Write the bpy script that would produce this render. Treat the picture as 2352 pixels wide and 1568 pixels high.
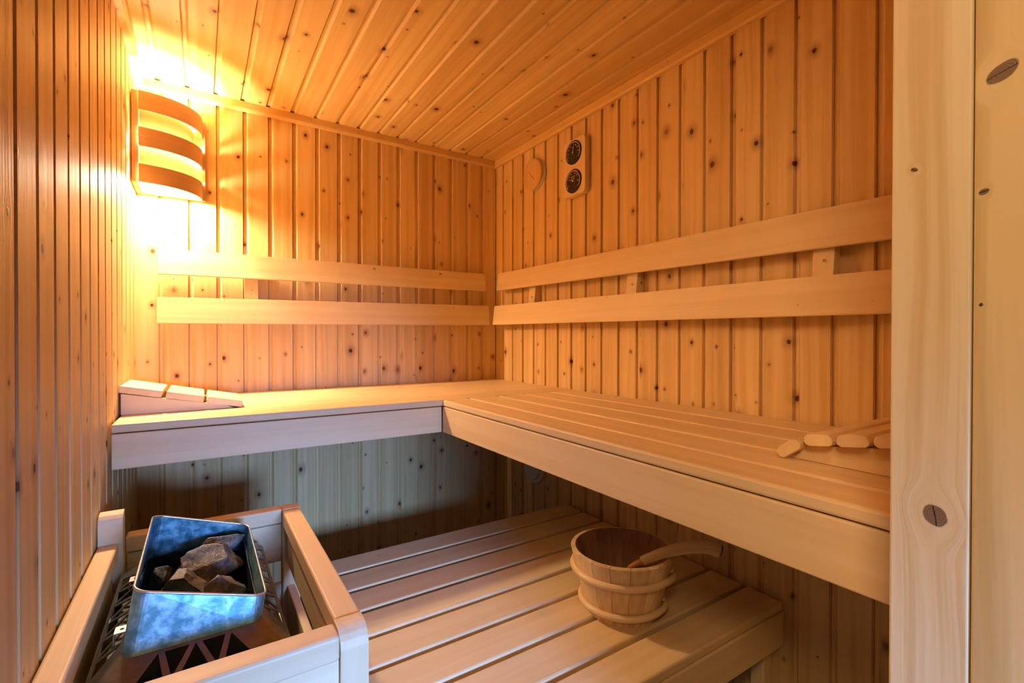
import bpy, bmesh, math, random
from math import sin, cos, pi, radians
from mathutils import Vector, Matrix, noise
from mathutils.geometry import tessellate_polygon

random.seed(7)
sc = bpy.context.scene
for o in list(bpy.data.objects):
    bpy.data.objects.remove(o)
COL = sc.collection

# ------------------------------------------------------------ camera
W, ZC = 1.607, 2.14            # room width (x), ceiling height; back wall is y = 0, left wall x = 0
cam_data = bpy.data.cameras.new('camera')
cam = bpy.data.objects.new('camera', cam_data); COL.objects.link(cam)
cam_data.sensor_width = 36; cam_data.lens = 1093.35 / 2352 * 36; cam_data.clip_start = 0.02
yaw, pit, rol = 0.5792, -0.0069, 0.0012
r_ = Vector((cos(yaw), -sin(yaw), 0)); f_ = Vector((sin(yaw), cos(yaw), 0)); u_ = Vector((0, 0, 1))
F = f_ * cos(pit) + u_ * sin(pit); U = u_ * cos(pit) - f_ * sin(pit)
R = r_ * cos(rol) + U * sin(rol); U = U * cos(rol) - r_ * sin(rol)
cam.matrix_world = Matrix(((R.x, U.x, -F.x, 0.2038), (R.y, U.y, -F.y, -2.3108), (R.z, U.z, -F.z, 1.1491), (0, 0, 0, 1)))
sc.camera = cam

# ------------------------------------------------------------ light
sc.view_settings.view_transform = 'Standard'; sc.view_settings.look = 'None'
sc.view_settings.gamma = 1; sc.view_settings.use_curve_mapping = False
sc.view_settings.exposure = 0.2
world = bpy.data.worlds.new('world'); sc.world = world; world.use_nodes = True
world.node_tree.nodes['Background'].inputs[0].default_value = (0.30, 0.55, 1.0, 1)
world.node_tree.nodes['Background'].inputs[1].default_value = 0.06

def area(name, loc, target, sx, sy, power, color, spread=180):
    d = bpy.data.lights.new(name, 'AREA'); d.shape = 'RECTANGLE'; d.size = sx; d.size_y = sy
    d.energy = power; d.color = color; d.spread = radians(spread)
    o = bpy.data.objects.new(name, d); COL.objects.link(o); o.location = loc
    o.rotation_euler = (Vector(target) - Vector(loc)).to_track_quat('-Z', 'Y').to_euler()
    return o
# added blue light for assumed daylight, source unseen outside, shining in through the doorway
area('assumed_outer_daylight', (0.54, -3.55, 0.98), (0.54, 0, 0.10), 0.42, 0.30, 7.4, (0.20, 0.40, 1.0), 46)
# added warm light for an assumed, unseen ceiling lamp outside the doorway
area('assumed_outer_lamp', (-0.45, -2.75, 2.1), (0.84, -2.15, 1.1), 0.4, 0.4, 16, (1.0, 0.70, 0.40))
# bulb of the corner lamp
for (bz_, bw_) in ((1.862, 50), (1.742, 44)):     # long bulb: an upper and a lower end
    pl = bpy.data.lights.new('bulb_light', 'POINT'); pl.energy = bw_; pl.color = (1.0, 0.84, 0.58); pl.shadow_soft_size = 0.035
    plo = bpy.data.objects.new('bulb_light', pl); COL.objects.link(plo); plo.location = (0.078, -0.078, bz_)

# ------------------------------------------------------------ node helpers
class NT:
    def __init__(s, name):
        s.m = bpy.data.materials.new(name); s.m.use_nodes = True
        s.t = s.m.node_tree; s.t.nodes.clear()
        s.out = s.n('ShaderNodeOutputMaterial')
    def n(s, ty, **kw):
        nd = s.t.nodes.new(ty)
        for k, v in kw.items(): setattr(nd, k, v)
        return nd
    def link(s, a, b): s.t.links.new(a, b)
    def put(s, sock, v):
        if isinstance(v, bpy.types.NodeSocket): s.link(v, sock)
        elif v is not None:
            if isinstance(v, (tuple, list)) and len(v) == 3 and sock.type == 'RGBA': v = (*v, 1)
            sock.default_value = v
    def math(s, op, a, b=None, c=None, clamp=False):
        nd = s.n('ShaderNodeMath', operation=op, use_clamp=clamp)
        s.put(nd.inputs[0], a); s.put(nd.inputs[1], b)
        if c is not None: s.put(nd.inputs[2], c)
        return nd.outputs[0]
    def vmath(s, op, a, b=None, out=0):
        nd = s.n('ShaderNodeVectorMath', operation=op)
        s.put(nd.inputs[0], a); s.put(nd.inputs[1], b)
        return nd.outputs['Value'] if op in ('LENGTH', 'DISTANCE', 'DOT_PRODUCT') else nd.outputs[0]
    def sep(s, v):
        nd = s.n('ShaderNodeSeparateXYZ'); s.put(nd.inputs[0], v); return nd.outputs
    def comb(s, x, y, z):
        nd = s.n('ShaderNodeCombineXYZ'); s.put(nd.inputs[0], x); s.put(nd.inputs[1], y); s.put(nd.inputs[2], z); return nd.outputs[0]
    def noise(s, vec, scale, detail=2, rough=.5):
        nd = s.n('ShaderNodeTexNoise'); s.put(nd.inputs['Vector'], vec)
        nd.inputs['Scale'].default_value = scale; nd.inputs['Detail'].default_value = detail; nd.inputs['Roughness'].default_value = rough
        return nd.outputs[0]
    def mapr(s, v, a, b, c=0., d=1., smooth=True):
        nd = s.n('ShaderNodeMapRange', interpolation_type='SMOOTHSTEP' if smooth else 'LINEAR')
        for i, x in enumerate((v, a, b, c, d)): s.put(nd.inputs[i], x)
        return nd.outputs[0]
    def mix(s, f, a, b, mode='MIX'):
        nd = s.n('ShaderNodeMix', data_type='RGBA', blend_type=mode)
        s.put(nd.inputs[0], f); s.put(nd.inputs[6], a); s.put(nd.inputs[7], b)
        return nd.outputs[2]
    def finish(s, col, rough, metal=0., bump=None, dist=.001, strength=1., spec=.5, emit=None, estr=0.):
        b = s.n('ShaderNodeBsdfPrincipled')
        s.put(b.inputs['Base Color'], col); s.put(b.inputs['Roughness'], rough); s.put(b.inputs['Metallic'], metal)
        b.inputs['Specular IOR Level'].default_value = spec
        if emit: s.put(b.inputs['Emission Color'], emit); b.inputs['Emission Strength'].default_value = estr
        if bump is not None:
            bn = s.n('ShaderNodeBump'); bn.inputs['Distance'].default_value = dist; bn.inputs['Strength'].default_value = strength
            s.put(bn.inputs['Height'], bump); s.link(bn.outputs[0], b.inputs['Normal'])
        s.link(b.outputs[0], s.out.inputs[0])
        return s.m

def wood(name, light, dark, density=.6, ksize=.006, gs=1., rough=.42, var=.16, cell=(.17, .075),
         kcol=(.09, .030, .010), halo=(.30, .11, .035), grain=46., custom=None, spec=.4, hk=.55, coat=0):
    """timber: 'gp' holds (along, across, depth) in metres with an offset of its own for every board"""
    s = NT(name)
    gp = s.n('ShaderNodeAttribute', attribute_name='gp').outputs['Vector']
    rnd = s.n('ShaderNodeAttribute', attribute_name='rnd').outputs['Fac']
    x, y, z = s.sep(gp)
    warp = s.noise(s.comb(s.math('MULTIPLY', x, 2.2), s.math('MULTIPLY', y, 9), s.math('MULTIPLY', z, 9)), 1, 2)
    y2 = s.math('MULTIPLY_ADD', warp, .03, y)
    mask = hal = None
    if density > 0:
        v = s.comb(s.math('DIVIDE', x, cell[0]), s.math('DIVIDE', y, cell[1]), 0.)
        vo = s.n('ShaderNodeTexVoronoi', voronoi_dimensions='2D', feature='F1'); s.put(vo.inputs['Vector'], v)
        vo.inputs['Scale'].default_value = 1; vo.inputs['Randomness'].default_value = .9
        df = s.vmath('MULTIPLY', s.vmath('SUBTRACT', v, vo.outputs['Position']), (cell[0], cell[1], 0))
        wob = s.noise(gp, 90, 1)
        d = s.math('ADD', s.vmath('LENGTH', s.vmath('MULTIPLY', df, (.8, 1, 0))), s.math('MULTIPLY_ADD', wob, .004, -.002))
        cr, cg, cb = s.sep(vo.outputs['Color'])
        act = s.math('LESS_THAN', cg, density)
        r = s.math('MULTIPLY', s.math('MULTIPLY_ADD', s.math('MULTIPLY', cr, cr), 1.1, .25), ksize)
        mask = s.math('MULTIPLY', s.mapr(d, r, s.math('MULTIPLY', r, .6)), act)
        mask = s.math('MULTIPLY', mask, s.mapr(cb, 0, .45, .45, 1.))
        hal = s.math('MULTIPLY', s.mapr(d, s.math('MULTIPLY', r, 4.5), s.math('MULTIPLY', r, .6)), act)
        y2 = s.math('MULTIPLY_ADD', hal, s.math('MULTIPLY', s.math('SIGN', s.sep(df)[1]), -.010), y2)
    rings = None
    if custom:
        for (kx, ky, kr, ang, asp) in custom:
            d0 = s.vmath('SUBTRACT', gp, (kx, ky, 0)); dx, dy, _ = s.sep(d0)
            ca, sa = cos(ang), sin(ang)
            a = s.math('ADD', s.math('MULTIPLY', dx, ca), s.math('MULTIPLY', dy, sa))
            b = s.math('MULTIPLY', s.math('ADD', s.math('MULTIPLY', dx, -sa), s.math('MULTIPLY', dy, ca)), asp)
            d = s.vmath('LENGTH', s.comb(a, b, 0.))
            d = s.math('ADD', d, s.math('MULTIPLY_ADD', s.noise(gp, 120, 2), .003, -.0015))
            mk = s.mapr(d, kr, kr * .82)
            hl = s.mapr(d, kr * 4.2, kr * .9)
            y2 = s.math('MULTIPLY_ADD', s.math('MULTIPLY', hl, hl), s.math('MULTIPLY', s.math('DIVIDE', dy, s.math('ADD', s.math('ABSOLUTE', dy), kr * .7)), -kr * 2.3), y2)
            rg = s.math('MULTIPLY', s.math('MULTIPLY_ADD', s.math('SINE', s.math('MULTIPLY', d, 2 * pi / (kr * .22))), .22, .78), mk)
            # radial checks in the knot
            cr1 = s.mapr(s.math('ABSOLUTE', s.math('ADD', s.math('MULTIPLY_ADD', a, .45, b), s.math('MULTIPLY_ADD', s.noise(gp, 160, 1), .003, -.0015))), .0011, .0003)
            cr1 = s.math('MULTIPLY', cr1, s.mapr(d, kr * .95, kr * .8))
            rings = (mk, cr1, rg) if rings is None else (s.math('MAXIMUM', rings[0], mk), s.math('MAXIMUM', rings[1], cr1), s.math('MAXIMUM', rings[2], rg))
    g1 = s.noise(s.comb(s.math('MULTIPLY', x, .9), s.math('MULTIPLY', y2, grain), s.math('MULTIPLY', z, grain)), 1, 3, .55)
    g2 = s.noise(s.comb(s.math('MULTIPLY', x, 9), s.math('MULTIPLY', y2, grain * 9), s.math('MULTIPLY', z, grain * 9)), 1, 2)
    blot = s.noise(s.comb(s.math('MULTIPLY', x, 4), s.math('MULTIPLY', y, 14), z), 1, 2)
    g = s.math('ADD', s.mapr(g1, .36, .68), s.math('MULTIPLY_ADD', g2, .35, -.175))
    g = s.math('ADD', g, s.math('MULTIPLY_ADD', blot, .5, -.25))
    g = s.math('MULTIPLY', g, gs, clamp=True)
    col = s.mix(g, light, dark)
    vr = s.math('MULTIPLY_ADD', rnd, var, 1 - var * .55)
    col = s.mix(1., col, s.comb(vr, s.math('POWER', vr, 1.35), s.math('POWER', vr, 1.7)), 'MULTIPLY')
    if hal is not None:
        col = s.mix(s.math('MULTIPLY', s.math('MULTIPLY', hal, hal), hk), col, halo)
        col = s.mix(mask, col, kcol)
    bump = g
    if rings:
        col = s.mix(rings[0], col, s.mix(rings[2], (.10, .045, .02), (.27, .15, .08)))
        col = s.mix(rings[1], col, (.02, .01, .006))
    if mask is not None: bump = s.math('MULTIPLY_ADD', mask, -1.5, g)
    rg = s.math('MULTIPLY_ADD', g2, .12, rough - .06)
    return s.finish(col, rg, bump=bump, dist=.0007, strength=.45, spec=spec)

def plain(name, col, rough=.5, metal=0., nscale=60, namp=.15, bump=0., spec=.5, emit=None, estr=0.):
    s = NT(name)
    tc = s.n('ShaderNodeTexCoord').outputs['Object']
    nz = s.noise(tc, nscale, 3)
    a = tuple(c * (1 - namp) for c in col); b = tuple(min(1, c * (1 + namp)) for c in col)
    return s.finish(s.mix(nz, a, b), s.math('MULTIPLY_ADD', nz, .1, rough - .05), metal, bump=nz if bump else None, dist=bump or .001, spec=spec, emit=emit, estr=estr)

PINE = wood('varnished_pine_panelling', (.82, .545, .235), (.68, .41, .14), .52, .0075, .8, .52, spec=.28)
PINE_B = wood('varnished_pine_panelling_ceiling', (.82, .54, .21), (.68, .40, .125), .62, .0085, .7, .52, spec=.28, cell=(.2, .085))
TRIM = wood('pine_trim', (.82, .52, .19), (.70, .40, .12), .25, .006, .6, .45)
BENCH = wood('aspen_bench_timber', (.85, .62, .33), (.77, .51, .23), .10, .003, .55, .46, .10, hk=.3, grain=38)
GUARD = wood('pale_planed_timber', (.86, .63, .36), (.76, .50, .25), .05, .003, .6, .5, .10, hk=.3, grain=34)
REST = wood('pale_headrest_timber', (.88, .68, .40), (.80, .56, .29), .08, .004, .5, .5, .06, hk=.3)
BUCK_IN = wood('dark_bucket_inside', (.36, .19, .10), (.26, .12, .06), .0, .003, .9, .35, .15, grain=70)  # darker timber tone for the inner stave faces and the bottom
BUCK = wood('golden_bucket_timber', (.82, .56, .28), (.68, .42, .18), .0, .003, .9, .42, .22, grain=70)
HOOP = wood('bent_rattan_hoop', (.86, .60, .30), (.72, .44, .19), .12, .003, .6, .38, .05)
LADLE = wood('ladle_branch_wood', (.80, .55, .28), (.62, .36, .15), .35, .004, .9, .36, .05, cell=(.05, .03))
LADLE_RED = wood('wet_red_ladle_wood', (.52, .20, .06), (.38, .12, .03), .0, .003, .9, .25, .05)
SHADE = wood('veneer_lamp_slat', (.60, .37, .19), (.52, .30, .14), .0, .003, .4, .5, .03)
STEEL = NT('blue_tinted_steel')  # blue of the reflected daylight is put into the steel's base colour
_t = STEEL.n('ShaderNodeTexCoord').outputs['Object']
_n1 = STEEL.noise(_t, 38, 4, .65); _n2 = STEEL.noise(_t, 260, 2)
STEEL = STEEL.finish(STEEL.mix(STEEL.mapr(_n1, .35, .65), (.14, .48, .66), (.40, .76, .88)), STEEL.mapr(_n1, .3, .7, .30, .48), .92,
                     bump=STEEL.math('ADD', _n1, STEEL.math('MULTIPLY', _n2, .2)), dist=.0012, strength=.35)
GRILLE = plain('brown_grey_enamel_grille', (.22, .20, .195), .34, .85, 70, .35, .0006)
BLACK = plain('black_heater_body', (.02, .02, .022), .5, .3)
LINER = plain('inner_steel_liner', (.05, .07, .10), .4, .7, 30, .3, .0015)
TAB = plain('bright_metal', (.75, .7, .62), .3, .9)
SCREW = plain('zinc_screw', (.6, .58, .54), .35, .9)
DARK = plain('black_dial_face', (.012, .011, .010), .22, 0, 60, .1, spec=.6)
GOLD = plain('pale_dial_marks', (.80, .62, .36), .4, .2)
REDM = plain('red_dial_band', (.60, .16, .08), .4, .0)
BEZEL = plain('dark_bezel', (.03, .025, .02), .3, .6)
WHITE = plain('white_plastic', (.66, .64, .62), .35, 0, 20, .05)
FLOORM = plain('grey_floor_tile', (.09, .085, .08), .5, 0, 12, .25)
BULB = plain('glowing_bulb_glass', (1, .9, .7), .3, 0, 5, .0, emit=(1., .66, .30), estr=40)
_r = NT('grey_brown_sauna_stone'); _t = _r.n('ShaderNodeTexCoord').outputs['Object']
_n1 = _r.noise(_t, 34, 5, .65); _n2 = _r.noise(_t, 320, 3, .7)
_c = _r.mix(_r.mapr(_n1, .38, .66), (.04, .038, .038), (.22, .17, .125))
ROCK = _r.finish(_r.mix(_r.mapr(_n2, .60, .75), _c, (.55, .52, .50)), _r.mapr(_n2, .35, .7, .55, .22), 0.,
                 bump=_r.math('ADD', _n1, _r.math('MULTIPLY', _n2, .35)), dist=.006, strength=.8, spec=.8)

# ------------------------------------------------------------ mesh helpers
AX = {'x': (0, 1, 2), 'y': (1, 0, 2), 'z': (2, 0, 1)}
def off(): return (random.uniform(-40, 40), random.uniform(-40, 40), random.uniform(-9, 9))

class MB:
    def __init__(s): s.v = []; s.f = []; s.g = []; s.r = []; s.sm = []
    def raw(s, vs, fs, gs=None, rnd=None, smooth=False):
        b = len(s.v); rnd = random.random() if rnd is None else rnd
        s.v += [tuple(p) for p in vs]
        s.g += [tuple(p) for p in (gs if gs is not None else vs)]
        s.r += [rnd] * len(vs)
        s.f += [tuple(b + i for i in f) for f in fs]; s.sm += [smooth] * len(fs)
    def bm(s, bm, grain='x', mat=None, rnd=None, o=None, smooth=False):
        """grain: axis of the wood grain in the bmesh's own coordinates; depth axis is the last of AX"""
        o = off() if o is None else o; a = AX[grain]
        bm.verts.index_update()
        gs = [(v.co[a[0]] + o[0], v.co[a[1]] + o[1], v.co[a[2]] + o[2]) for v in bm.verts]
        vs = [(mat @ v.co if mat else v.co.copy()) for v in bm.verts]
        fs = [[v.index for v in f.verts] for f in bm.faces]
        s.raw(vs, fs, gs, rnd, smooth); bm.free()
    def box(s, lo, hi, grain='x', bev=.003, mat=None, rnd=None, seg=2, o=None):
        b = bmesh.new(); bmesh.ops.create_cube(b, size=1)
        c = [(lo[i] + hi[i]) / 2 for i in range(3)]; d = [abs(hi[i] - lo[i]) for i in range(3)]
        for v in b.verts: v.co = Vector([c[i] + v.co[i] * d[i] for i in range(3)])
        if bev: bmesh.ops.bevel(b, geom=b.edges[:], offset=bev, segments=seg, affect='EDGES', profile=.5)
        s.bm(b, grain, mat, rnd, o)
    def prism(s, poly, axis, a, b_, grain='x', bev=0., mat=None, rnd=None, smooth=False):
        """extrude a 2D outline along axis; outline coordinates are the two other axes in order"""
        b = bmesh.new(); k = 'xyz'.index(axis); oth = [i for i in range(3) if i != k]
        def P(p, t):
            c = [0, 0, 0]; c[k] = t; c[oth[0]] = p[0]; c[oth[1]] = p[1]; return c
        v0 = [b.verts.new(P(p, a)) for p in poly]; v1 = [b.verts.new(P(p, b_)) for p in poly]; n = len(poly)
        b.faces.new(v0); b.faces.new(v1)
        for i in range(n): b.faces.new((v0[i], v0[(i + 1) % n], v1[(i + 1) % n], v1[i]))
        bmesh.ops.recalc_face_normals(b, faces=b.faces[:])
        if bev: bmesh.ops.bevel(b, geom=b.edges[:], offset=bev, segments=2, affect='EDGES', profile=.5)
        s.bm(b, grain, mat, rnd, smooth=smooth)
    def tube(s, pts, rad, n=14, closed=False, flat=1., smooth=True, up=None):
        """round bar through points, rad may be a list; gp along the bar"""
        m = len(pts); rad = rad if isinstance(rad, (list, tuple)) else [rad] * m
        pts = [Vector(p) for p in pts]; vs = []; gs = []; o = off(); L = 0
        pu = Vector(up) if up else None
        for i in range(m):
            t = (pts[(i + 1) % m] - pts[i - 1]) if closed else (pts[min(i + 1, m - 1)] - pts[max(i - 1, 0)])
            t.normalize()
            if pu is None: pu = t.orthogonal()
            sd = t.cross(pu).normalized(); pu = sd.cross(t).normalized()
            if i: L += (pts[i] - pts[i - 1]).length
            for k in range(n):
                a = 2 * pi * k / n
                vs.append(pts[i] + (sd * cos(a) * flat + pu * sin(a)) * rad[i])
                gs.append((L + o[0], a * rad[i] + o[1], o[2]))
        fs = []
        for i in range(m if closed else m - 1):
            j = (i + 1) % m
            for k in range(n): fs.append((i * n + k, i * n + (k + 1) % n, j * n + (k + 1) % n, j * n + k))
        if not closed: fs += [tuple(range(n))[::-1], tuple((m - 1) * n + k for k in range(n))]
        s.raw(vs, fs, gs, smooth=smooth)
    def build(s, name, mat, parent=None, **tags):
        me = bpy.data.meshes.new(name); me.from_pydata(s.v, [], s.f); me.update()
        b = bmesh.new(); b.from_mesh(me); bmesh.ops.recalc_face_normals(b, faces=b.faces[:]); b.to_mesh(me); b.free()
        g = me.attributes.new('gp', 'FLOAT_VECTOR', 'POINT'); g.data.foreach_set('vector', [c for p in s.g for c in p])
        r = me.attributes.new('rnd', 'FLOAT', 'POINT'); r.data.foreach_set('value', s.r)
        me.polygons.foreach_set('use_smooth', s.sm)
        for m in (mat if isinstance(mat, (list, tuple)) else [mat]): me.materials.append(m)
        o = bpy.data.objects.new(name, me); COL.objects.link(o)
        if parent: o.parent = parent; o.matrix_parent_inverse = parent.matrix_world.inverted()
        for k, v in tags.items(): o[k] = v
        return o

def thing(name, loc, label, category, group=None, kind=None):
    o = bpy.data.objects.new(name, None); COL.objects.link(o); o.empty_display_size = .05
    o.matrix_world = Matrix.Translation(loc)
    if label: o['label'] = label
    if category: o['category'] = category
    if group: o['group'] = group
    if kind: o['kind'] = kind
    return o
def tagged(o, label, category, group=None):
    o['label'] = label; o['category'] = category
    if group: o['group'] = group
    return o
def mid(lo, hi): return [(a + b) / 2 for a, b in zip(lo, hi)]

# ------------------------------------------------------------ panelled shell
def planks(mb, s0, pitch, n, lo, hi, P, flip=False, first=None, last=None, gw=.020):
    """P(s, depth, t) -> world; a face board, a square rebate and a chamfer per plank"""
    edges = [s0 + pitch * i for i in range(n + 1)]
    if first is not None: edges = [first] + edges
    if last is not None: edges.append(last)
    for a, b in zip(edges[:-1], edges[1:]):
        if b - a < .012: continue
        dep = .008
        if flip: pf = [(a, 0), (a + .0045, -0.0), (b, 0)]; pf = [(a, 0), (a + .005, -dep), (a + gw, -dep), (a + gw + .0008, 0), (b, 0)]; pf[0] = (a, 0)
        else: pf = [(a, 0), (b - gw - .0008, 0), (b - gw, -dep), (b - .0075, -dep), (b, 0)]
        # deep dark joint line in the middle of the rebate
        q = []
        for i, p in enumerate(pf):
            q.append(p)
            if i == (1 if flip else 2):
                m_ = p[0] + .0012
                q += [(m_, -dep), (m_ + .0002, -.013), (m_ + .0016, -.013), (m_ + .0018, -dep)]
        o = off(); vs = []; gs = []
        nz = 2
        for k in range(nz):
            t = lo + (hi - lo) * k / (nz - 1)
            for (s_, d_) in q:
                vs.append(P(s_, d_, t)); gs.append((t + o[0], s_ + o[1], d_ + o[2]))
        m = len(q); fs = [(i, i + 1, m + i + 1, m + i) for i in range(m - 1)]
        mb.raw(vs, fs, gs)
def backing(mb, lo, hi): mb.box(lo, hi, 'z', 0, rnd=.5)
ST = dict(kind='structure')

m = MB(); planks(m, -.0091 + .096, .096, 16, 0, ZC, lambda s, d, t: (s, -d, t), first=0.0, last=W); backing(m, (-.06, .014, 0), (W + .06, .06, ZC + .03))
wb = m.build('wall_back', PINE, **ST)
m = MB(); planks(m, 1.4334 - .1011 * 14, .1011, 20, 0, ZC, lambda s, d, t: (d, -s, t), first=0.0, gw=.015); backing(m, (-.06, -2.1, 0), (-.014, 0, ZC + .03))
m.build('wall_left', PINE, **ST)
m = MB(); planks(m, -.0094 + .0969, .0969, 20, 0, ZC, lambda s, d, t: (W - d, -s, t), first=0.0, last=2.1); backing(m, (W + .014, -2.1, 0), (W + .06, 0, ZC + .03))
m.build('wall_right', PINE, **ST)
m = MB(); planks(m, .079, .0955, 16, -2.1, 0, lambda s, d, t: (s, t, ZC - d), first=0.0); backing(m, (0, -2.1, ZC + .014), (W, 0, ZC + .03))
m.build('ceiling', PINE_B, **ST)
m = MB(); m.box((-.06, -2.3, -.05), (W + .06, .06, 0), 'x', 0); m.build('floor', FLOORM, **ST)
# front wall with the doorway the camera looks through
m = MB()
m.box((.92, -2.16, 0), (W, -2.10, ZC), 'z', 0); m.box((0, -2.16, 0), (.03, -2.10, ZC), 'z', 0); m.box((.03, -2.16, 2.02), (.92, -2.10, ZC), 'x', 0)
m.build('wall_front', PINE, **ST)

# cornices
def cornice(name, poly, axis, a, b):
    m = MB(); m.prism(poly, axis, a, b, grain=axis, bev=0); return m.build(name, TRIM, **ST)
h0 = ZC - .036
c1 = cornice('trim_1', [(0, h0), (-.016, h0), (-.021, h0 + .008), (-.021, ZC), (0, ZC)], 'x', .021, W - .021)
c2 = cornice('trim_2', [(W, h0), (W - .016, h0), (W - .021, h0 + .008), (W - .021, ZC), (W, ZC)], 'y', -2.1, 0)
c3 = cornice('trim_3', [(0, h0), (.018, h0), (.026, h0 + .008), (.026, ZC), (0, ZC)], 'y', -2.1, 0)
for c, pts in ((c1, [(x, -.0215, h0 + .02) for x in (.62, .88, 1.45)]), (c2, [(W - .0215, y, h0 + .02) for y in (-.05, -.62, -1.2)])):
    for p in pts:
        m = MB(); d = Vector((0, -1, 0)) if c is c1 else Vector((-1, 0, 0))
        m.tube([Vector(p) - d * .002, Vector(p) + d * .0008], .0032, 10); m.build('screw', SCREW, c)

# pine door frame on the right: jamb face with rounded corner and the outer lining beside it
fr = thing('door_1', (.88, -2.2, 0), None, None, kind='structure')
def kpos(m, py_, pz, r, a, asp): return (pz, py_, r, a, asp)
# knots: (along z, across y) as the 'gp' of these boards carries no offset
POST = wood('pale_spruce_post', (.84, .66, .38), (.70, .48, .22), 0, .003, 1.0, .5, .02, grain=42,
            custom=[(.966, -2.139, .0125, .5, 1.2), (1.3285, -2.120, .0036, 1.2, 1.4)])
POST2 = wood('pale_spruce_lining', (.80, .58, .27), (.62, .41, .15), 0, .003, 1.0, .5, .02, grain=30,
             custom=[(1.402, -2.186, .0135, -1.0, 1.6), (1.292, -2.174, .0040, -1.0, 1.3), (1.182, -2.1725, .002, 0, 1.)])
m = MB(); m.box((.84, -2.1655, 0), (.92, -2.10, 2.02), 'z', .0024, rnd=.5, o=(0, 0, 0), seg=3)
# across axis of grain 'z' must be y here
m.g = [(v[2], v[1], v[0]) for v in m.v]; m.build('door_jamb', POST, fr)
m = MB(); m.box((.8404, -2.34, 0), (.93, -2.1665, 2.02), 'z', .002, rnd=.5, o=(0, 0, 0)); m.g = [(v[2], v[1], v[0]) for v in m.v]
m.build('door_lining', POST2, fr)
m = MB(); m.box((.0, -2.34, 0), (.05, -2.10, 2.02), 'z', .003); m.box((.05, -2.34, 2.02), (.84, -2.10, 2.06), 'x', .003); m.build('door_header', GUARD, fr)

# ------------------------------------------------------------ benches
def slat(parent, lo, hi, grain, mat=BENCH, name='slat', bev=.004, rot=None, mat4=None):
    m = MB(); m.box(lo, hi, grain, bev, mat=mat4); return m.build(name, mat, parent)

zt = .92
b1 = thing('upper_bench', (.8, -.35, .8), 'long upper sauna bench of pale slats along the back wall with a deep front board', 'bench')
ys = [-.690, -.575, -.460, -.345, -.230, -.115, -.002]
for a, b in zip(ys[:-1], ys[1:]): slat(b1, (.006, a, .897), (W - .0008, b - .004, zt), 'x')
slat(b1, (.006, -.690, .800), (.953, -.664, .8945), 'x', name='front_board', bev=.003)
for x in (.04, .8, 1.5): slat(b1, (x - .02, -.66, .84), (x + .02, -.01, .8965), 'y', name='bearer')
b2 = thing('upper_bench', (1.28, -1.4, .8), 'wide upper sauna bench along the right wall, slats running towards the door frame', 'bench')
xs = [.955, 1.064, 1.194, 1.324, 1.457, 1.6]
for a, b in zip(xs[:-1], xs[1:]): slat(b2, (a, -2.095, .897), (b - .009, -.694, zt), 'y', bev=.005)
slat(b2, (.955, -2.095, .800), (.981, -.692, .8945), 'y', name='front_board', bev=.003)
for y in (-.78, -1.4, -2.05): slat(b2, (.985, y - .02, .84), (1.6, y + .02, .8965), 'x', name='bearer')
# small scar in the front board
b3 = thing('lower_bench', (1.05, -1.1, 0), 'low slatted sauna bench under the upper benches, carrying the wooden bucket', 'bench')
y0, pt = -.630, .1225
for i in range(8): slat(b3, (.50, y0 - pt * (i + 1) + .006, .376), (1.588, y0 - pt * i - .0105, .400), 'x', bev=.005)
slat(b3, (.50, -1.607, .276), (1.588, -1.583, .3745), 'x', name='front_board', bev=.004)
slat(b3, (.50, -.670, .276), (1.588, -.646, .3745), 'x', name='rear_board', bev=.003)
for x in (.54, 1.05, 1.55): slat(b3, (x - .02, -1.58, .316), (x + .02, -.672, .3745), 'y', name='bearer')
for x in (.52, 1.548):
    for y in (-1.575, -.71): slat(b3, (x - .02, y - .02 + .012, 0), (x + .02, y + .02 + .012, .3155), 'z', name='leg')

# ------------------------------------------------------------ back rests
def tilt_x(y, z, ang): return Matrix.Translation((0, y, z)) @ Matrix.Rotation(ang, 4, 'X') @ Matrix.Translation((0, -y, -z))
k1 = thing('backrest', (.8, -.05, 1.35), 'two-board wooden backrest on the back wall above the long bench', 'backrest', )
def board(parent, ends, along, th, name='board'):
    """ends: ((a, z0, z1, dtop, dbot), (b, ...)) distance from wall; along 'x' back wall, 'y' right wall"""
    vs = []
    for (a, z0, z1, dt, db) in ends:
        for (d, z) in ((db, z0), (dt, z1), (dt - th, z1), (db - th, z0)):
            vs.append((a, -d, z) if along == 'x' else (W - d, a, z))
    b = bmesh.new(); bv = [b.verts.new(v) for v in vs]
    b.faces.new(bv[:4]); b.faces.new(bv[4:][::-1])
    for i in range(4): b.faces.new((bv[i], bv[4 + i], bv[4 + (i + 1) % 4], bv[(i + 1) % 4]))
    bmesh.ops.recalc_face_normals(b, faces=b.faces[:])
    bmesh.ops.bevel(b, geom=b.edges[:], offset=.002, segments=2, affect='EDGES')
    # grain along the board, across = height
    o = off(); b.verts.index_update(); k = 0 if along == 'x' else 1
    m = MB(); m.raw([v.co.copy() for v in b.verts], [[v.index for v in f.verts] for f in b.faces], [(v.co[k] + o[0], v.co.z + o[1], v.co[1 - k] + o[2]) for v in b.verts]); b.free()
    return m.build(name, BENCH, parent)
board(k1, ((.067, 1.392, 1.493, .045, .056), (1.511, 1.406, 1.501, .045, .056)), 'x', .018)
board(k1, ((.065, 1.203, 1.305, .064, .076), (1.523, 1.219, 1.326, .064, .076)), 'x', .018)
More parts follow.
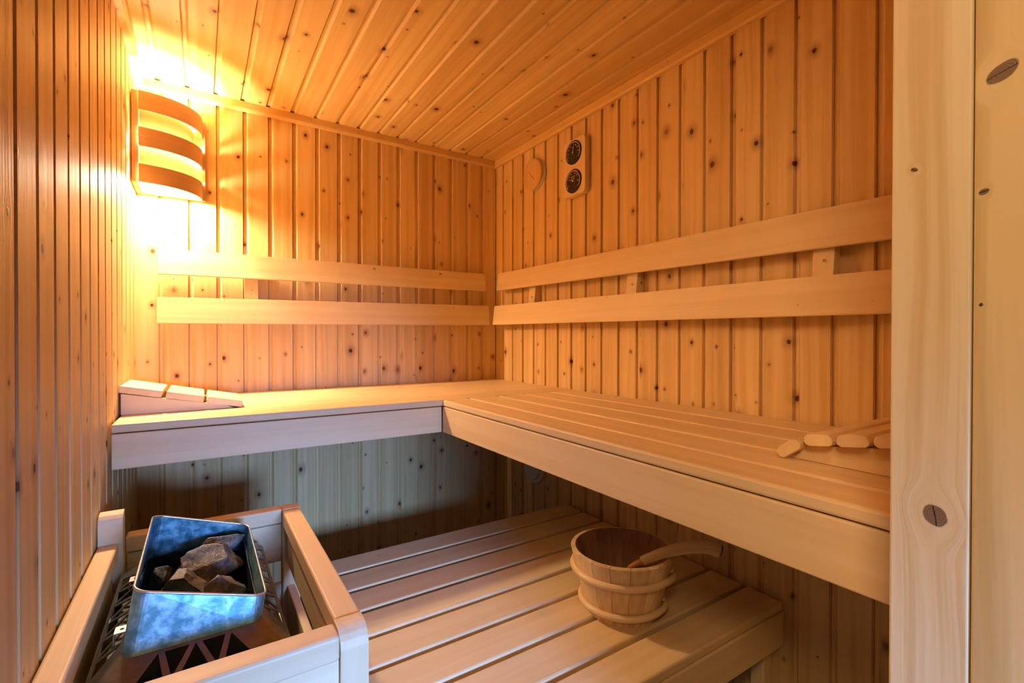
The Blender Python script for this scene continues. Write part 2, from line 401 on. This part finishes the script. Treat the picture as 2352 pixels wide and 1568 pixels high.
def support_back(x):
    m = MB(); m.prism([(-.001, 1.48), (-.024, 1.46), (-.049, 1.235), (-.001, 1.235)], 'x', x - .025, x + .025, 'z', .0015); o = m.build('support', BENCH, k1)
    m = MB(); m.tube([(x + .0, -.034, 1.348), (x, -.0395, 1.348)], .0038, 12); m.build('screw', SCREW, o)
support_back(.383)
k2 = thing('backrest', (1.55, -1.1, 1.35), 'two-board wooden backrest on the right wall below the dials, cut by the door frame', 'backrest')
board(k2, ((-2.09, 1.378, 1.485, .048, .060), (-.100, 1.406, 1.500, .048, .060)), 'y', .018)
board(k2, ((-2.09, 1.205, 1.308, .066, .078), (-.090, 1.221, 1.324, .066, .078)), 'y', .018)
for y in (-.400, -1.050, -1.712):
    m = MB(); m.prism([(W - .001, 1.47), (W - .028, 1.45), (W - .052, 1.225), (W - .001, 1.225)], 'y', y - .026, y + .026, 'z', .0015); o = m.build('support', BENCH, k2)
    m = MB(); m.tube([(W - .036, y - .004, 1.353), (W - .0425, y - .004, 1.353)], .0036, 12); m.build('screw', SCREW, o)

# ------------------------------------------------------------ corner lamp
lp = thing('corner_lamp', (.05, -.05, 1.7), 'lit quarter-round wooden corner lamp with three curved slats, high in the left corner', 'lamp')
m = MB(); m.box((.002, -.185, 1.698), (.022, -.002, 2.020), 'z', .0015); m.build('side_panel', SHADE, lp)
m = MB(); m.box((.022, -.020, 1.700), (.222, -.002, 2.020), 'z', .0015); m.build('side_panel', SHADE, lp)
def arc_slat(z0, z1, k_=1.):
    vs = []; gs = []; o = off(); n = 28; rx, ry, cx, cy = .190 * k_, .172 * k_, .0225, -.0205
    rr = []
    for i in range(n + 1):
        a = pi / 2 * i / n
        c, s_ = cos(a) ** .92, sin(a) ** .92
        for (dx, z) in ((0, z0), (0, z1), (.0035, z1), (.0035, z0)):
            vs.append((cx + (rx - dx) * s_, cy - (ry - dx) * c, z)); gs.append((i * .0105 + o[0], z + o[1], o[2]))
    fs = [(0, 1, 2, 3), tuple(4 * n + k for k in (3, 2, 1, 0))]
    for i in range(n):
        for k in range(4): fs.append((4 * i + k, 4 * i + (k + 1) % 4, 4 * i + 4 + (k + 1) % 4, 4 * i + 4 + k))
    m = MB(); m.raw(vs, fs, gs, smooth=False); o_ = m.build('curved_slat', SHADE, lp)
for z0, z1 in ((1.951, 2.018), (1.825, 1.891), (1.698, 1.762)): arc_slat(z0, z1)
for z0, z1 in ((1.886, 1.962), (1.760, 1.836)): arc_slat(z0, z1, .84)
m = MB(); m.tube([(.052, -.052, 1.88), (.052, -.052, 1.915)], .02, 20); m.build('lamp_socket', WHITE, lp)
m = MB(); m.tube([(.052, -.052, 1.880), (.052, -.052, 1.87), (.052, -.052, 1.85), (.052, -.052, 1.76), (.052, -.052, 1.735), (.052, -.052, 1.728)], [.014, .017, .018, .018, .013, .005], 20); m.build('bulb', BULB, lp)

# ------------------------------------------------------------ vents
def disc(m, c, d, r, t, n=48, bev=0.):
    """disc standing off a surface in direction d"""
    c = Vector(c); d = Vector(d)
    if bev: m.tube([c, c + d * (t - bev), c + d * (t - bev * .3), c + d * t], [r, r, r - bev * .4, r - bev], n, smooth=False)
    else: m.tube([c, c + d * t], r, n, smooth=False)
v1 = thing('vent_cover', (W, -.385, 1.962), 'round wooden vent cover high on the right wall, left of the dials', 'vent')
m = MB(); disc(m, (W, -.385, 1.962), (-1, 0, 0), .078, .010, bev=.002); m.build('vent_ring', WHITE, v1, label='white plastic ring')
def lay_gp(o_):
    pass
m = MB(); disc(m, (W - .0105, -.383, 1.962), (-1, 0, 0), .076, .016, bev=.004)
oo = off(); m.g = [(v[2] + oo[0], v[1] + oo[1], v[0] + oo[2]) for v in m.v]; cov = m.build('cover', PINE, v1)
m = MB(); m.tube([(W - .0268, -.345, 1.985), (W - .0285, -.362, 1.968), (W - .0285, -.392, 1.938), (W - .0268, -.404, 1.926)], [.001, .004, .004, .001], 10); m.build('finger_grip', PINE, v1)
v2 = thing('vent_valve', (W, -.38, .503), 'round grey plastic vent low on the right wall under the upper bench', 'vent')
m = MB(); disc(m, (W, -.38, .503), (-1, 0, 0), .080, .012, bev=.004); m.build('vent_ring', WHITE, v2)
m = MB(); disc(m, (W - .0125, -.38, .503), (-1, 0, 0), .058, .012, bev=.005); m.build('valve_disc', WHITE, v2)

# ------------------------------------------------------------ thermometer and hygrometer
tc = thing('dial_station', (W, -.705, 1.9), 'wooden wall plaque with two round black dials, a thermometer above a hygrometer', 'thermometer')
def rrect(cy, cz, hy, hz, r, n=6):
    pts = []
    for (sy, sz, a0) in ((1, 1, 0), (-1, 1, pi / 2), (-1, -1, pi), (1, -1, 3 * pi / 2)):
        for i in range(n + 1):
            a = a0 + pi / 2 * i / n
            pts.append((cy + sy * (hy - r) + r * cos(a), cz + sz * (hz - r) + r * sin(a)))
    return pts
XF = W - .030
m = MB(); m.prism(rrect(-.7045, 1.900, .0735, .124, .020), 'x', W - .001, XF, 'z', .0025); m.build('plaque', BENCH, tc)
def text(body, size, loc, parent, name):
    cu = bpy.data.curves.new(name, 'FONT'); cu.body = body; cu.size = size; cu.align_x = 'CENTER'; cu.align_y = 'CENTER'; cu.extrude = .0002
    o = bpy.data.objects.new(name, cu); COL.objects.link(o)
    dg = bpy.context.evaluated_depsgraph_get(); me = bpy.data.meshes.new_from_object(o.evaluated_get(dg)); bpy.data.objects.remove(o)
    o = bpy.data.objects.new(name, me); COL.objects.link(o)
    # text faces -x; its right is -y
    o.matrix_world = Matrix(((0, 0, -1, loc[0]), (-1, 0, 0, loc[1]), (0, 1, 0, loc[2]), (0, 0, 0, 1)))
    me.materials.clear(); me.materials.append(GOLD)
    mw = o.matrix_world.copy(); o.parent = parent; o.matrix_parent_inverse = parent.matrix_world.inverted(); o.matrix_world = mw
    return o
def dial(cz, needle, lines, red, nums):
    cy = -.7045; r = .052
    m = MB(); disc(m, (XF + .001, cy, cz), (-1, 0, 0), r, .0045, 56, bev=.001); bz = m.build('dial', BEZEL, tc)
    m = MB(); disc(m, (XF - .003, cy, cz), (-1, 0, 0), r - .003, .0012, 56); m.build('dial_face', DARK, bz)
    def pt(a, rr, d=.0046): return Vector((XF - d, cy - sin(a) * rr, cz + cos(a) * rr))
    def strip(a0, a1, r0, r1, mat, nm, n=40):
        vs = []; 
        for i in range(n + 1):
            a = a0 + (a1 - a0) * i / n; vs += [pt(a, r0), pt(a, r1), pt(a, r1, .0042), pt(a, r0, .0042)]
        fs = []
        for i in range(n):
            for k in range(4): fs.append((4 * i + k, 4 * i + (k + 1) % 4, 4 * i + 4 + (k + 1) % 4, 4 * i + 4 + k))
        m = MB(); m.raw(vs, fs); m.build(nm, mat, bz)
    A = radians(132)
    strip(-A, A if not red else radians(40), r - .0085, r - .006, GOLD, 'scale_ring')
    if red: strip(radians(0), radians(70), r - .0125, r - .0075, REDM, 'red_band'); strip(radians(70), A, r - .0085, r - .006, GOLD, 'scale_ring')
    m = MB()
    for i in range(25):
        a = -A + 2 * A * i / 24; l = .006 if i % 3 == 0 else .003
        d0, d1 = pt(a, r - .0085, .0044), pt(a, r - .0085 - l, .0044); t = (d1 - d0).normalized().cross(Vector((1, 0, 0))) * .0004
        m.raw([d0 - t, d0 + t, d1 + t, d1 - t], [(0, 1, 2, 3)])
    m.build('tick_marks', GOLD, bz)
    for (ang, tx) in nums: p = pt(radians(ang), r - .0195, .0044); text(tx, .0075, p, bz, 'number')
    for (dz, tx, sz) in lines: text(tx, sz, (XF - .0044, cy, cz + dz), bz, 'dial_lettering')
    a = radians(needle); m = MB(); m.tube([pt(a + pi, .010, .0062), pt(a, 0, .0062), pt(a, r - .010, .0062)], [.0012, .0014, .0004], 6); m.build('needle', GOLD, bz)
    m = MB(); disc(m, (XF - .0044, cy, cz), (-1, 0, 0), .0035, .003, 16); m.build('hub', GOLD, bz)
dial(1.964, 12, [(.020, '\u00b0C', .009)], False, [(-120, '0'), (-90, '20'), (-60, '40'), (-32, '60'), (32, '80'), (60, '100'), (90, '120')])
dial(1.839, -68, [(.019, 'HYGRO', .0075), (.0095, 'METER', .0075)], True, [(-120, '0'), (-50, '20'), (-22, '40'), (22, '60'), (52, '80'), (100, '100')])

# ------------------------------------------------------------ head rests
h1 = thing('headrest', (.16, -.39, zt), 'pale sloping wooden headrest of three boards on the left end of the back bench', 'headrest')
ang = math.atan2(.067, .316)
for (x0, x1) in ((.004, .1065), (.1165, .2145), (.2235, .3205)):
    L0, L1 = (x0 - .004) / cos(ang), (x1 - .004) / cos(ang)
    M4 = Matrix.Translation((.004, 0, 1.0085)) @ Matrix.Rotation(ang, 4, 'Y')
    m = MB(); m.box((L0, -.512, -.021), (L1, -.262, 0), 'y', .003, mat=M4); m.build('slat', REST, h1)
for y in (-.508, -.283):
    m = MB(); m.prism([(.006, zt + .0005), (.296, zt + .0005), (.270, .9315), (.006, .984)], 'y', y, y + .018, 'x', .001); m.build('side_board', REST, h1)
h2 = thing('headrest', (1.37, -1.93, zt), 'wooden headrest with rounded slats on the right bench beside the door frame', 'headrest')
for (y, z, a, w) in ((-1.846, .9425, 38, .048), (-1.897, .9665, 8, .048), (-1.951, .9745, 9, .050), (-2.006, .983, 9, .050)):
    M4 = Matrix.Translation((0, y, z)) @ Matrix.Rotation(radians(-a), 4, 'X')
    m = MB(); n = 16; pts = []
    pf = [(-.5, -.12), (-.46, .25), (-.36, .46), (-.2, .5), (.2, .5), (.36, .46), (.46, .25), (.5, -.12), (.46, -.34), (.36, -.5), (-.36, -.5), (-.46, -.34)]
    m.prism([(a_ * w, b_ * .021) for a_, b_ in pf], 'x', 1.13, 1.585, 'x', .001, mat=M4); m.build('slat', BENCH, h2)
for x in (1.155, 1.54):
    m = MB(); m.prism([(-1.842, zt + .0005), (-1.866, .9485), (-2.035, .9725), (-2.045, zt + .0005)], 'x', x, x + .02, 'y', .001); m.build('side_board', BENCH, h2)

# ------------------------------------------------------------ bucket
BX, BY, BZ = 1.185, -1.371, .4005
bk = thing('sauna_bucket', (BX, BY, BZ), 'round wooden stave bucket with two cane hoops standing on the lower bench', 'bucket')
RT, RB, HB = .1408, .098, .1700
def RAD(z): return RB + (RT - RB) * (z / HB)
NS = 17
for i in range(NS):
    a0 = 2 * pi * i / NS + .0035; a1 = 2 * pi * (i + 1) / NS - .0035; th = .0125; o = off(); vs = []; gs = []; K = 5; Z = 6
    for kz in range(Z + 1):
        z = HB * kz / Z
        for (inner, rr) in ((0, RAD(z)), (1, RAD(z) - th)):
            for k in range(K + 1):
                a = a0 + (a1 - a0) * k / K
                zz = z - (.002 if kz == Z and inner == 0 else 0)
                vs.append((BX + rr * cos(a), BY + rr * sin(a), BZ + zz)); gs.append((z + o[0], a * .12 + o[1], rr + o[2]))
    S = 2 * (K + 1); fs = []
    for kz in range(Z):
        b0 = kz * S; b1_ = b0 + S
        for k in range(K):
            fs.append((b0 + k, b0 + k + 1, b1_ + k + 1, b1_ + k)); fs.append((b0 + K + 1 + k, b1_ + K + 1 + k, b1_ + K + 2 + k, b0 + K + 2 + k))
        fs.append((b0, b1_, b1_ + K + 1, b0 + K + 1)); fs.append((b0 + K, b0 + 2 * K + 1, b1_ + 2 * K + 1, b1_ + K))
    t = Z * S
    for k in range(K): fs.append((t + k, t + k + 1, t + K + 2 + k, t + K + 1 + k)); fs.append((k, K + 1 + k, K + 2 + k, k + 1))
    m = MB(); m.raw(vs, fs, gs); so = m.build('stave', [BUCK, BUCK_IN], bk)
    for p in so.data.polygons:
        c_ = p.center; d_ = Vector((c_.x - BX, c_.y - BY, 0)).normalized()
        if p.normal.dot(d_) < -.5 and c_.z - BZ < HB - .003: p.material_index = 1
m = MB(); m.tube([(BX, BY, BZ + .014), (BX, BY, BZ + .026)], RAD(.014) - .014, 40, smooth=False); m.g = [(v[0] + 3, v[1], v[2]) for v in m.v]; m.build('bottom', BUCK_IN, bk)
def hoop(zc, rad, a_tail, tail_rise):
    pts = []; n = 80; rr = []
    for i in range(n + 1):
        a = a_tail + 2 * pi * 1.10 * i / n
        f_ = i / n; lap = max(0, (f_ - .86) / .14)
        pts.append((BX + (RAD(zc) + rad * .75 + lap * rad * .9) * cos(a), BY + (RAD(zc) + rad * .75 + lap * rad * .9) * sin(a), BZ + zc - lap * rad * 1.3 + .010 * (1 - min(1, f_ / .09)) * 1.2))
        rr.append(rad * (1 if f_ < .92 else 1 - (f_ - .92) / .08 * .75) * (1 if f_ > .06 else .3 + .7 * f_ / .06))
    m = MB(); m.tube(pts, rr, 12); m.build('hoop', HOOP, bk)
hoop(.118, .0088, radians(-62), .01); hoop(.030, .0088, radians(-56), .01)
# tall stave that serves as the bucket's handle
a = radians(-31); rr = RT - .003
m = MB(); M4 = Matrix.Translation((BX + rr * cos(a) + .004, BY + rr * sin(a), BZ)) @ Matrix.Rotation(a, 4, 'Z') @ Matrix.Rotation(radians(6), 4, 'Y')
m.box((.0, -.008, .150), (.010, .008, .300), 'z', .003, mat=M4); m.build('handle_stave', BUCK, bk)

# ------------------------------------------------------------ ladle
ld = thing('ladle', (1.10, -1.39, .45), 'wooden ladle resting in the bucket, its bent branch handle reaching over the rim', 'ladle')
hp = [(1.204, -1.428, .546), (1.214, -1.457, .566), (1.232, -1.489, .587), (1.263, -1.524, .604), (1.303, -1.554, .607), (1.332, -1.572, .597)]
def spline(P, n):
    P = [Vector(p) for p in P]; out = []
    for i in range(len(P) - 1):
        p0, p1, p2, p3 = P[max(i - 1, 0)], P[i], P[i + 1], P[min(i + 2, len(P) - 1)]
        for k in range(n):
            t = k / n; out.append(.5 * ((2 * p1) + (-p0 + p2) * t + (2 * p0 - 5 * p1 + 4 * p2 - p3) * t * t + (-p0 + 3 * p1 - 3 * p2 + p3) * t ** 3))
    return out + [P[-1]]
sp = spline(hp, 5); n = len(sp)
m = MB(); m.tube(sp, [.0125 + .006 * (i / (n - 1)) for i in range(n)], 16, flat=.62, up=(0, 0, 1)); hd = m.build('handle', LADLE, ld)
e = sp[-1]; dr = (sp[-1] - sp[-3]).normalized()
m = MB(); m.tube([e - dr * .001, e + dr * .004, e + dr * .006], [.0165, .0155, .009], 14, flat=.6, up=(0, 0, 1)); m.build('handle_end', BLACK, ld, label='dark hollow cut end')
m = MB(); m.tube(spline([(1.192, -1.366, .478), (1.196, -1.384, .505), (1.200, -1.406, .528), (1.2055, -1.431, .548)], 4), [.006, .006, .0065, .007, .007, .0075, .008, .008, .0085, .009, .0095, .010, .010], 12, up=(0, 0, 1)); m.build('handle_neck', LADLE_RED, ld, label='reddish wet wooden neck')
# bowl of the ladle inside the bucket
vs = []; fs = []; K = 24
prof = [(0, -.030), (.018, -.029), (.030, -.020), (.036, -.006), (.038, .006), (.0345, .006), (.032, -.006), (.026, -.016), (.015, -.024), (0, -.025)]
cx, cy, cz = 1.186, -1.330, .464
for (r, h) in prof:
    for k in range(K): vs.append((cx + r * cos(2 * pi * k / K), cy + r * sin(2 * pi * k / K), cz + h))
for i in range(len(prof) - 1):
    for k in range(K): fs.append((i * K + k, i * K + (k + 1) % K, (i + 1) * K + (k + 1) % K, (i + 1) * K + k))
m = MB(); m.raw(vs, fs, smooth=True); m.build('bowl', LADLE_RED, ld)

# ------------------------------------------------------------ heater guard
gd = thing('heater_guard', (.22, -1.16, 0), 'pale wooden guard rail box around the sauna heater against the left wall', 'guard rail')
ZG = .667
def gb(lo, hi, g, name, bev=.004): m = MB(); m.box(lo, hi, g, bev, seg=3); return m.build(name, GUARD, gd)
# posts
m = MB(); m.prism([(-.872, 0), (-.872, .712), (-.868, .724), (-.860, .731), (-.852, .7345), (-.842, .7355), (-.834, .7355), (-.834, 0)], 'x', .003, .049, 'z', .0015); m.build('post', GUARD, gd)
gb((.395, -.846, 0), (.441, -.802, ZG + .001), 'z', 'post')
m = MB(); m.prism([(-1.516, 0), (-1.516, .640), (-1.512, .652), (-1.505, .661), (-1.494, .6668), (-1.480, .6685), (-1.466, .6685), (-1.466, 0)], 'x', .3925, .4385, 'z', .0015); m.build('post', GUARD, gd)
m = MB(); m.box((.003, -1.516, 0), (.040, -1.470, ZG - .045), 'z', .003); m.build('post', GUARD, gd)
# top rails
gb((.003, -1.470, ZG - .042), (.041, -.8725, ZG), 'y', 'top_rail', .005)
gb((.3935, -1.465, ZG - .042), (.4395, -.847, ZG), 'y', 'top_rail', .005)
gb((.050, -.838, ZG - .040), (.3945, -.796, ZG), 'x', 'top_rail', .005)
gb((.003, -1.517, ZG - .042), (.3915, -1.4705, ZG), 'x', 'top_rail', .006)
# boards below the rails
for z1, z0 in ((ZG - .044, ZG - .150), (ZG - .215, ZG - .330), (ZG - .39, ZG - .50)):
    gb((.050, -.828, z0), (.3945, -.808, z1), 'x', 'guard_board', .003)
    gb((.406, -1.464, z0), (.426, -.848, z1), 'y', 'guard_board', .003)
    gb((.012, -1.470, z0), (.030, -.874, z1), 'y', 'guard_board', .003)
gb((.041, -1.510, .30), (.3915, -1.490, ZG - .0425), 'x', 'guard_board', .002)
gb((.041, -1.510, .05), (.3915, -1.490, .295), 'x', 'guard_board', .002)

# ------------------------------------------------------------ heater
ht = thing('sauna_heater', (.2, -1.12, 0), 'steel sauna heater with a bluish side panel, triangle-pierced collar and open stone bin', 'heater')
def loop(x0, x1, y0, y1, r, zf, k=7):
    """counter-clockwise rounded rectangle from the front right corner; arcs of k+1 points; y0 is the front (most negative)"""
    out = []
    for (cx, cy, a0) in ((x1 - r, y0 + r, -pi / 2), (x1 - r, y1 - r, 0), (x0 + r, y1 - r, pi / 2), (x0 + r, y0 + r, pi)):
        for i in range(k + 1):
            a = a0 + pi / 2 * i / k; x = cx + r * cos(a); y = cy + r * sin(a); out.append(Vector((x, y, zf(x, y))))
    return out
K = 7
rimz = lambda x, y: .735 - (x - .11) / .195 * .064
rim = loop(.110, .305, -1.325, -.925, .022, rimz, K)
rim2 = loop(.1115, .3035, -1.3235, -.9265, .0205, lambda x, y: rimz(x, y) - .012, K)
top = loop(.094, .298, -1.330, -.915, .020, lambda x, y: .630, K)
bot = loop(.050, .338, -1.385, -.868, .040, lambda x, y: .600, K)
lip = loop(.051, .337, -1.384, -.869, .039, lambda x, y: .586, K)
def ring(A, B, sel=None):
    n = len(A); vs = A + B; fs = [(i, (i + 1) % n, n + (i + 1) % n, n + i) for i in range(n) if sel is None or sel(i)]
    return vs, fs
def solid(o, t, offset=0.):
    md = o.modifiers.new('solidify', 'SOLIDIFY'); md.thickness = t; md.offset = offset; return o
arc = lambda i: i % (K + 1) != K
# hood side panels between rim and collar
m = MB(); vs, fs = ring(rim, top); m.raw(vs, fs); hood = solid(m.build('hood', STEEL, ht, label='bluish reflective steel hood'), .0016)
m = MB(); m.tube(rim, .0022, 8, closed=True); m.build('rim', TAB, hood)
# pierced collar
n = len(top)
def frame(T0, T1, B0, B1, cnt, up_first=True, mgn=.035, vt=.10, vb=.86):
    """flat strip with alternating triangular holes, as tessellated polygon"""
    def P(u, v): return T0.lerp(T1, u).lerp(B0.lerp(B1, u), v)
    outer = [P(0, 0), P(1, 0), P(1, 1), P(0, 1)]
    holes = []; L = (1 - 2 * mgn); st = L / (cnt + 1) ; g = .16 * st
    for i in range(cnt):
        c0 = mgn + st * i; c1 = c0 + 2 * st; mid_ = c0 + st
        if (i % 2 == 0) == up_first: h = [(mid_, vt), (c1 - 1.5 * g - .1 * st, vb), (c0 + 1.5 * g + .1 * st, vb)]
        else: h = [(c0 + 1.5 * g + .1 * st, vt), (c1 - 1.5 * g - .1 * st, vt), (mid_, vb)]
        holes.append([P(u, v) for u, v in h])
    # project to 2D, tessellate
    ex = (outer[1] - outer[0]).normalized(); nn = ex.cross(outer[3] - outer[0]).normalized(); ey = nn.cross(ex)
    f2 = lambda p: Vector(((p - outer[0]).dot(ex), (p - outer[0]).dot(ey), 0))
    polys = [[f2(p) for p in outer]] + [[f2(p) for p in h] for h in holes]
    tris = tessellate_polygon(polys); allv = outer + [p for h in holes for p in h]
    return allv, [tuple(t) for t in tris]
m = MB(); vs, fs = ring(top, bot, arc); m.raw(vs, fs)
def seg(i): return top[i], top[(i + 1) % n], bot[i], bot[(i + 1) % n]
for idx, cnt in ((K, 11), (2 * K + 1, 7), (3 * K + 2, 11), (4 * K + 3, 5)):
    a, b, c, d = seg(idx); vs, fs = frame(a, b, c, d, cnt); m.raw(vs, fs)
vs, fs = ring(bot, lip); m.raw(vs, fs)
col = solid(m.build('collar', GRILLE, ht, label='brownish metal collar pierced with triangles'), .0022)
md = col.modifiers.new('bevel', 'BEVEL'); md.width = .0006; md.segments = 2; md.limit_method = 'ANGLE'
# inner bin, body
m = MB()
i0 = loop(.098, .294, -1.324, -.921, .018, lambda x, y: .634, K); i1 = loop(.098, .294, -1.324, -.921, .018, lambda x, y: .50, K)
vs, fs = ring(i0, i1); m.raw(vs, fs); m.raw(i1, [tuple(range(len(i1)))]); solid(m.build('stone_bin', LINER, ht, label='steel bin that holds the stones'), .001)
m = MB(); m.box((.072, -1.345, .10), (.315, -.905, .498), 'z', .012); m.build('body', BLACK, ht)
m = MB(); m.box((.060, -1.36, .5), (.096, -.89, .575), 'y', .002); m.box((.297, -1.36, .5), (.326, -.89, .575), 'y', .002); m.box((.0965, -1.362, .5), (.2965, -1.330, .575), 'x', .002); m.box((.0965, -.912, .5), (.2965, -.885, .575), 'x', .002); m.build('inner_casing', BLACK, ht)
for (x, y) in ((.10, -1.29), (.30, -1.29), (.10, -.96), (.30, -.96)):
    m = MB(); m.box((x - .012, y - .012, .0), (x + .012, y + .012, .11), 'z', .002); m.build('leg', BLACK, ht)
# fixing tabs on the wall side and a screw in the collar
for y in (-1.035, -1.245):
    m = MB(); x0, x1 = .078, .097; z = .640
    def q(xa, ya): return (xa, ya, z)
    O = [q(x0, y - .012), q(x1, y - .012), q(x1, y + .012), q(x0, y + .012)]; c = ((x0 + x1) / 2, y, z)
    H = [(c[0] + .0035 * cos(a), c[1] + .0035 * sin(a), z) for a in [pi / 4 + pi * k / 6 for k in range(12)]]
    tr = tessellate_polygon([[Vector(p) for p in O], [Vector(p) for p in H]]); m.raw(O + H, [tuple(t) for t in tr])
    m.raw([(x0, y - .012, z), (x0, y + .012, z), (x0 - .002, y + .012, z - .03), (x0 - .002, y - .012, z - .03)], [(0, 1, 2, 3)])
    solid(m.build('fixing_tab', TAB, ht), .0012)
m = MB(); m.tube([(.194, -1.366, .590), (.194, -1.374, .594)], .005, 14); m.build('screw', SCREW, ht)
m = MB(); m.box((.343, -1.30, .545), (.372, -1.275, .549), 'x', .0008); m.box((.343, -1.30, .52), (.346, -1.275, .548), 'x', .0008); m.build('bracket', TAB, ht, label='bright metal bracket')
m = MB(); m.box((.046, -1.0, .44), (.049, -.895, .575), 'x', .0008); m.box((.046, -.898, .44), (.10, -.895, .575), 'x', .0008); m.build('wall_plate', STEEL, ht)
m = MB()
for x in (.16, .21, .26): m.tube(spline([(x, -1.28, .47), (x, -1.28, .535), (x, -1.25, .56), (x, -1.0, .56), (x, -.97, .535), (x, -.97, .47)], 6), .004, 8)
m.build('heating_element', GRILLE, ht)

# ------------------------------------------------------------ stones
def rock(cx, cy, cz, sx, sy, sz, rz, seed, label, tilt=0., rough=.22):
    b = bmesh.new(); bmesh.ops.create_icosphere(b, subdivisions=5, radius=1)
    rng = random.Random(seed); cuts = []
    for i in range(13):
        d = Vector((rng.uniform(-1, 1), rng.uniform(-1, 1), rng.uniform(-1, 1))).normalized(); cuts.append((d, rng.uniform(.40, .78)))
    for v in b.verts:
        p = v.co.copy()
        for d, h in cuts:
            e = p.dot(d) - h
            if e > 0: p -= d * e * .985
        nz = noise.fractal(p * 1.7 + Vector((seed * 3.1, 0, 0)), 1., 2., 4) * rough * .45 + noise.fractal(p * 7 + Vector((0, seed, 0)), 1., 2., 3) * rough * .12
        p *= 1 + nz; v.co = p
    mx = [max(abs(v.co[i]) for v in b.verts) for i in range(3)]
    for v in b.verts: v.co = Vector((v.co.x / mx[0] * sx, v.co.y / mx[1] * sy, v.co.z / mx[2] * sz))
    me = bpy.data.meshes.new('sauna_stone'); b.to_mesh(me); b.free(); me.materials.append(ROCK)
    o = bpy.data.objects.new('sauna_stone', me); COL.objects.link(o)
    o.location = (cx, cy, cz); o.rotation_euler = (tilt, rng.uniform(-.15, .15), rz)
    me.polygons.foreach_set('use_smooth', [True] * len(me.polygons))
    o['label'] = label; o['category'] = 'stone'; o['group'] = 'stones in the heater'
    return o
ROCKS = [
 (.232, -1.040, .630, .070, .048, .044, .10, 3, 'largest bluish stone in the heater, lying behind the middle of the bin', .25),
 (.162, -1.135, .640, .060, .040, .040, .50, 11, 'long brownish grey stone at the left of the heater bin', .3),
 (.246, -1.205, .638, .046, .040, .040, .35, 5, 'brown angular stone at the front right corner of the heater bin', .4),
 (.246, -.962, .646, .050, .028, .034, .15, 8, 'narrow stone at the back right corner of the heater bin', .2),
 (.134, -1.030, .620, .028, .036, .034, .4, 13, 'small dark stone at the left rear of the heater bin', 0),
 (.250, -1.132, .604, .042, .040, .030, .1, 17, 'flat brown stone just behind the front right corner stone', 0),
 (.172, -.972, .592, .050, .040, .040, .7, 21, 'dark stone low at the back of the bin behind the largest stone', 0),
 (.135, -1.245, .614, .032, .042, .040, .2, 25, 'dark stone in the front left corner of the heater bin', 0),
 (.196, -1.255, .590, .024, .042, .030, .9, 29, 'dark stone sunk low between the two front stones', 0),
]
for r in ROCKS: rock(*r)
